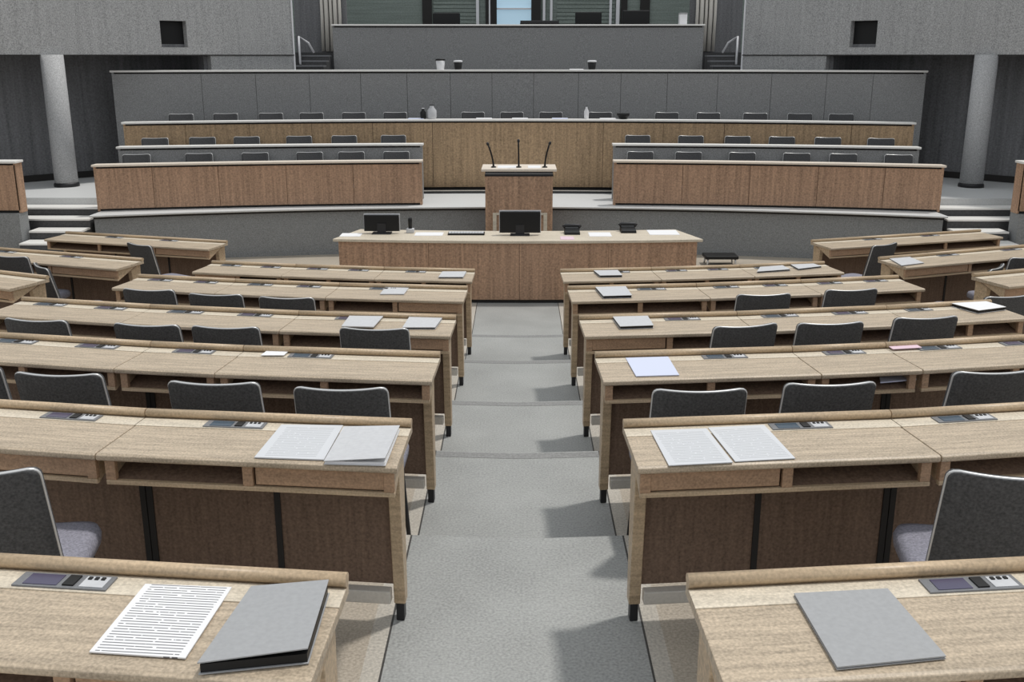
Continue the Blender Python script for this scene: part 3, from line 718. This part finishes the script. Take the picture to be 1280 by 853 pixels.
# ------------------------------------------------------------------ lectern and microphones
YL = 13.45
xl, xr = aty(606.5, 230, YL).x, aty(691, 230, YL).x; ZL = aty(648, 211, YL).z
lec = thing('lectern', 'tall brown wooden lectern in the centre of the stage', 'lectern', ((xl + xr)/2, YL + 0.25, 0))
mb = MB(); mb.box(xl, xr, YL, YL + 0.03, 0.0, ZL - 0.10); mb.box(xl, xl + 0.03, YL + 0.03, YL + 0.5, 0.0, ZL - 0.10); mb.box(xr - 0.03, xr, YL + 0.03, YL + 0.5, 0.0, ZL - 0.10); mb.box(xl, xr, YL + 0.5, YL + 0.53, 0, ZL - 0.1)
mb.build('body', M['veneer'], lec, 0.003)
mb = MB(); mb.box(xl - 0.005, xr + 0.005, YL - 0.006, YL + 0.53, ZL - 0.10, ZL - 0.075); mb.build('dark_band', M['dark_metal'], lec)
mb = MB(); mb.box(xl + 0.005, xr - 0.005, YL - 0.002, YL + 0.53, ZL - 0.075, ZL - 0.052); mb.build('grey_band', M['plate'], lec)
mb = MB(); mb.box(xl, xr, YL - 0.004, YL + 0.53, ZL - 0.052, ZL - 0.035); mb.build('dark_band', M['dark_metal'], lec)
mb = MB(); mb.box(xl - 0.05, xr + 0.05, YL - 0.04, YL + 0.56, ZL - 0.035, ZL + 0.0); mb.build('top_board', M['ledge_wood'], lec, 0.006)
mb = MB(); zf0 = aty(650, 266, YL).z
x0, x1 = aty(616, 270, YL).x, aty(684, 270, YL).x
mb.box(x0, x0 + 0.05, YL - 0.03, YL, 0.0, zf0); mb.box(x1 - 0.05, x1, YL - 0.03, YL, 0.0, zf0); mb.box(x0 + 0.05, x1 - 0.05, YL - 0.03, YL, zf0 - 0.03, zf0)
mb.build('front_frame', M['oak_pale'], lec, 0.003)
for k, (u0, u1, wt, lab) in enumerate(((617, 609, 178, 'black gooseneck microphone leaning left on the lectern'), (648.5, 648, 174, 'straight black gooseneck microphone in the middle of the lectern'), (681, 688, 177, 'black gooseneck microphone leaning right on the lectern'))):
    ym = YL + 0.15; a = aty(u0, 208, ym); b = aty(u1, wt, ym); x0 = a.x
    r = thing('gooseneck_microphone', lab, 'microphone', (x0, ym, ZL), 0, 'lectern microphones')
    mb = MB(); mb.lathe([(0.035, ZL), (0.035, ZL + 0.012), (0.015, ZL + 0.02)], x0, ym, 16); mb.build('base', M['black'], r)
    top = Vector((b.x, ym - 0.03, b.z)); bot = Vector((x0, ym, ZL + 0.01))
    pts = [bot.lerp(top, q) + Vector(((1 - q) * q * 0.06 * (0 if k == 1 else (1 if k == 0 else -1)), 0, 0)) for q in [j / 7 for j in range(8)]]
    mb = MB(); mb.tube(pts[:7], [0.014, 0.012, 0.011, 0.011, 0.011, 0.011, 0.011], 8); mb.build('gooseneck', M['black'], r)
    mb = MB(); mb.tube([pts[6], pts[6].lerp(pts[7], 0.5), pts[7]], [0.011, 0.019, 0.014], 10); mb.build('capsule', M['dark_metal'], r)
for u0, u1, lab in ((622, 645, 'white paper on the left half of the lectern top'), (660, 676, 'white paper on the right half of the lectern top')):
    a, b = aty(u0, 209, YL + 0.1).x, aty(u1, 209, YL + 0.1).x
    sheet('document', lab, 'paper', [(a, YL + 0.34), (b, YL + 0.34), (b, YL + 0.06), (a, YL + 0.06)], ZL, 0.005, M['paper'])

# ------------------------------------------------------------------ small things on the stage benches
def cup(u, Y, z, label, m_, lid=None, rr=0.07, hh=0.15):
    x = aty(u, 80, Y).x; r = thing('cup', label, 'cup', (x, Y, z))
    mb = MB(); mb.lathe([(rr*0.75, z), (rr*0.8, z + 0.01), (rr, z + hh), (rr*0.93, z + hh), (rr*0.7, z + 0.02)], x, Y, 18); mb.build('body', M[m_], r)
    mb = MB(); mb.lathe([(rr*1.06, z + hh - 0.012), (rr*1.06, z + hh + 0.012), (rr*0.6, z + hh + 0.018)], x, Y, 18); mb.build('lid', M[lid or 'white_part'], r)
cup(550.5, 17.1, 2.465, 'white cup with a dark lid on the grey bench ledge', 'white_part', 'black', 0.075, 0.155)
cup(572.5, 17.1, 2.465, 'dark cup with a pale lid beside the white cup on the grey bench', 'black', None, 0.07, 0.13)
cup(740, 17.1, 2.465, 'dark cup with a pale lid alone on the right of the grey bench ledge', 'black', None, 0.07, 0.13)
x0, x1 = aty(712, 82, 17.1).x, aty(729, 82, 17.1).x
sheet('document', 'white paper beside the lone dark cup on the grey bench ledge', 'paper', [(x0, 17.18), (x1, 17.18), (x1, 17.02), (x0, 17.02)], 2.465, 0.012, M['paper'])
# carafe and bottles on the long bench
def yl3(u):
    x = (u - 647) / 83.0
    for _ in range(5): Y = y3(x) + 0.1; d = ray(u, 145); x = d.x / d.y * Y
    return x, Y
for u, nm, lab, m_, rr, hh in ((529, 'bottle', 'short dark bottle on the long bench left of the lectern', 'black', 0.045, 0.16), (540, 'carafe', 'pale carafe on the long bench beside a dark bottle', 'folder_pale', 0.07, 0.21), (779, 'bowl', 'low dark bowl on the long bench right of the lectern', 'black', 0.10, 0.09), (733, 'bottle', 'slim white bottle on the long bench right of the lectern', 'white_part', 0.035, 0.19)):
    x, Y = yl3(u); z = 1.757; r = thing(nm, lab, nm, (x, Y, z))
    pr = [(rr*0.85, z), (rr, z + hh*0.15), (rr, z + hh*0.6), (rr*0.45, z + hh*0.82), (rr*0.45, z + hh*0.95)] if nm != 'bowl' else [(rr*0.5, z), (rr*0.9, z + hh*0.5), (rr, z + hh*0.95), (rr*0.9, z + hh*0.95), (rr*0.4, z + hh*0.3)]
    mb = MB(); mb.lathe(pr, x, Y, 16); mb.build('body', M[m_], r)
    if nm != 'bowl':
        mb = MB(); mb.lathe([(rr*0.5, z + hh*0.95), (rr*0.5, z + hh)], x, Y, 16); mb.build('cap', M['white_part' if m_ == 'black' else 'black'], r)
for u, m_, lab in ((520, 'paper_blue', 'bluish paper on the long bench left of the dark bottle'), (605, 'paper', 'white paper on the long bench above the left microphone'), (650, 'paper', 'white paper on the long bench above the middle microphone'), (700, 'paper_blue', 'bluish paper on the long bench above the right microphone'), (760, 'paper', 'white paper on the long bench beside the slim white bottle')):
    x, Y = yl3(u); sheet('document', lab, 'paper', [(x - 0.12, Y + 0.10), (x + 0.12, Y + 0.10), (x + 0.12, Y - 0.08), (x - 0.12, Y - 0.08)], 1.757, 0.008, M[m_])
# things behind the top bench
def high_chair(u0, u1, wt, label):
    Y = 20.3; x0, x1 = aty(u0, 20, Y).x, aty(u1, 20, Y).x; zt = aty(u0, wt, Y).z; xm = (x0 + x1) / 2
    r = thing('armchair', label, 'chair', (xm, Y, 2.74), 0, 'armchairs behind the top bench')
    mb = MB(); mb.box(x0, x1, Y - 0.04, Y + 0.05, 3.0, zt); mb.build('backrest', M['black'], r, 0.02)
    mb = MB(); mb.box(x0 + 0.02, x1 - 0.02, Y - 0.42, Y - 0.04, 3.08, 3.18); mb.build('seat', M['fabric'], r, 0.02)
    for k, e in enumerate((x0 + 0.02, x1 - 0.06)):
        mb = MB(); mb.box(e, e + 0.04, Y - 0.40, Y - 0.045, 3.18, 3.26); mb.build('armrest', M['black'], r, 0.008)
    mb = MB(); mb.lathe([(0.03, 2.77), (0.03, 3.08)], xm, Y - 0.22, 12); mb.build('column_base', M['dark_metal'], r)
    mb = MB(); mb.lathe([(0.24, 2.74), (0.24, 2.76), (0.04, 2.785)], xm, Y - 0.22, 20); mb.build('foot_plate', M['dark_metal'], r)
high_chair(541, 575, 16, 'black armchair left of the window behind the top bench')
high_chair(719, 752, 15, 'black armchair right of the window behind the top bench')
high_chair(778, 812, 13, 'black armchair furthest right behind the top bench')
Y = 19.12
x0, x1 = aty(650, 25, Y).x, aty(699, 25, Y).x
r = thing('laptop', 'closed flat black case on the top bench below the window', 'laptop', ((x0+x1)/2, Y + 0.05, 3.222))
mb = MB(); mb.box(x0, x1, Y - 0.08, Y + 0.16, 3.222, 3.25); mb.build('base', M['black'], r, 0.004)
mb = MB(); mb.box(x0 + 0.005, x1 - 0.005, Y - 0.078, Y + 0.158, 3.25, 3.29); mb.build('lid', M['dark_metal'], r, 0.006)
x0, x1 = aty(850, 20, Y).x, aty(859, 20, Y).x
r = thing('document_box', 'white upright box at the right end of the top bench', 'box', ((x0+x1)/2, Y + 0.06, 3.222))
mb = MB(); mb.box(x0, x1, Y - 0.02, Y + 0.16, 3.222, 3.40); mb.build('body', M['white_part'], r, 0.004)
mb = MB(); mb.box(x0 - 0.004, x1 + 0.004, Y - 0.024, Y + 0.164, 3.40, 3.425); mb.build('lid', M['folder'], r, 0.003)

# ------------------------------------------------------------------ documents on the hall desks
def dz(i): return ROWZ[i] + TOPZ
E3 = 0.0027
PG = M['paper']
z = dz(1)
sheet('document', 'white page of printed text on the nearest left desk', 'paper', quadpx(z, (182, 733), (290, 737), (232, 826), (112, 818)), z + E3, 0.003, M['print'])
sheet('folder', 'thick grey folder with slightly raised cover on the nearest left desk', 'folder', quadpx(z, (315, 747), (412, 744), (386, 832), (248, 846)), z + E3, 0.022, M['folder'], None, M['black'], [0.004, 0.012, 0.012, 0.002])
sheet('folder', 'flat grey folder on the nearest right desk', 'folder', quadpx(z, (992, 747), (1109, 741), (1182, 826), (1046, 840)), z + E3, 0.007, M['folder'], None, PG)
z = dz(2)
sheet('document', 'white printed page on the second left row beside a grey folder', 'paper', quadpx(z, (352, 533), (429, 534), (405, 577), (318, 574)), z + E3, 0.004, M['print_faint'])
sheet('folder', 'grey folder with lifted cover at the aisle end of the second left row', 'folder', quadpx(z, (430, 539), (500, 539), (482, 584), (405, 582)), z + E3, 0.012, M['folder_pale'], None, PG, [0.0, 0.016, 0.006, 0.002])
sheet('document', 'pale printed page, left one of two on the second right row', 'paper', quadpx(z, (813, 540), (883, 537.5), (916, 580), (836, 584)), z + E3, 0.003, M['print_faint'])
sheet('document', 'pale printed page, right one of two on the second right row', 'paper', quadpx(z, (885, 536.5), (955, 533), (994, 575), (919, 579)), z + E3, 0.003, M['print_faint'])
z = dz(3)
sheet('document', 'pale bluish page near the aisle on the third right row', 'paper', quadpx(z, (782, 449), (835, 447.5), (849, 470.5), (795, 472)), z + E3, 0.004, M['paper_blue'])
sheet('document', 'small white slip on the third left row', 'paper', quadpx(z, (334, 441), (361, 441.5), (355, 447), (326, 447)), z + 0.0085, 0.003, M['paper'])
sheet('document', 'pinkish slip on the right part of the third right row', 'paper', quadpx(z, (1108, 435), (1143, 433), (1152, 438), (1116, 440)), z + 0.0115, 0.003, M['paper_pink'])
z = dz(4)
sheet('document', 'pale page on the fourth left row behind the aisle chair', 'paper', quadpx(z, (437, 398), (479, 398.5), (467, 412), (427, 411)), z + 0.0105, 0.006, M['folder_pale'])
sheet('folder', 'pale grey folder near the aisle on the fourth left row', 'folder', quadpx(z, (513, 397), (555, 397.5), (544, 412.5), (503, 412.5)), z + E3, 0.012, M['folder_pale'], None, M['black'])
sheet('folder', 'pale grey folder with dark edge on the fourth right row near the aisle', 'folder', quadpx(z, (764, 397.5), (808, 396.5), (817, 411), (775, 412.5)), z + E3, 0.018, M['folder_pale'], None, M['black'])
sheet('binder', 'black binder with white cover sheet at the outer end of the fourth right row', 'binder', quadpx(z, (1189, 384), (1229, 380.5), (1257, 388.5), (1223, 393)), z + E3, 0.022, M['paper'], None, M['black'])
z = dz(5)
sheet('document', 'pale page near the aisle end of the fifth left row', 'paper', quadpx(z, (482, 360), (512, 360), (505, 369), (475, 369)), z + E3, 0.006, M['folder_pale'])
sheet('folder', 'pale folder with dark edge near the aisle on the fifth right row', 'folder', quadpx(z, (744, 362.5), (782, 361.5), (790, 373), (754, 374)), z + E3, 0.020, M['folder_pale'], None, M['black'])
z = dz(6)
sheet('folder', 'pale folder near the aisle on the front left row', 'folder', quadpx(z, (553, 341.5), (583, 341.5), (579, 348.5), (548, 348.5)), z + E3, 0.012, M['folder_pale'], None, M['black'])
sheet('folder', 'pale folder with dark edge near the aisle on the front right row', 'folder', quadpx(z, (742, 341), (772, 340.5), (778, 347), (750, 347.5)), z + E3, 0.018, M['folder_pale'], None, M['black'])
sheet('folder', 'pale folder, inner one of two at the outer end of the front right row', 'folder', quadpx(z, (950, 336), (978, 334), (988, 339), (946, 342)), z + E3, 0.014, M['folder_pale'], None, M['black'])
sheet('folder', 'pale folder, outer one of two at the outer end of the front right row', 'folder', quadpx(z, (988, 333), (1014, 331), (1027, 335), (998, 338.5)), z + E3, 0.014, M['folder_pale'], None, M['black'])
z = R6Z + TOPZ
sheet('folder', 'pale folder on the inner end of the middle right side desk', 'folder', quadpx(z, (1108, 322.5), (1132, 320.5), (1155, 330), (1127, 333.5)), z + E3, 0.008, M['folder_pale'], None, M['black'])
# papers lying in the open tray of the third right row
z = ROWZ[3] + 0.645
sheet('document', 'bluish papers tucked in the open tray of the third right row', 'paper', quadpx(z, (1099, 478), (1141, 474), (1145, 480.5), (1100, 484.5)), z + 0.02, 0.006, M['paper_blue'])
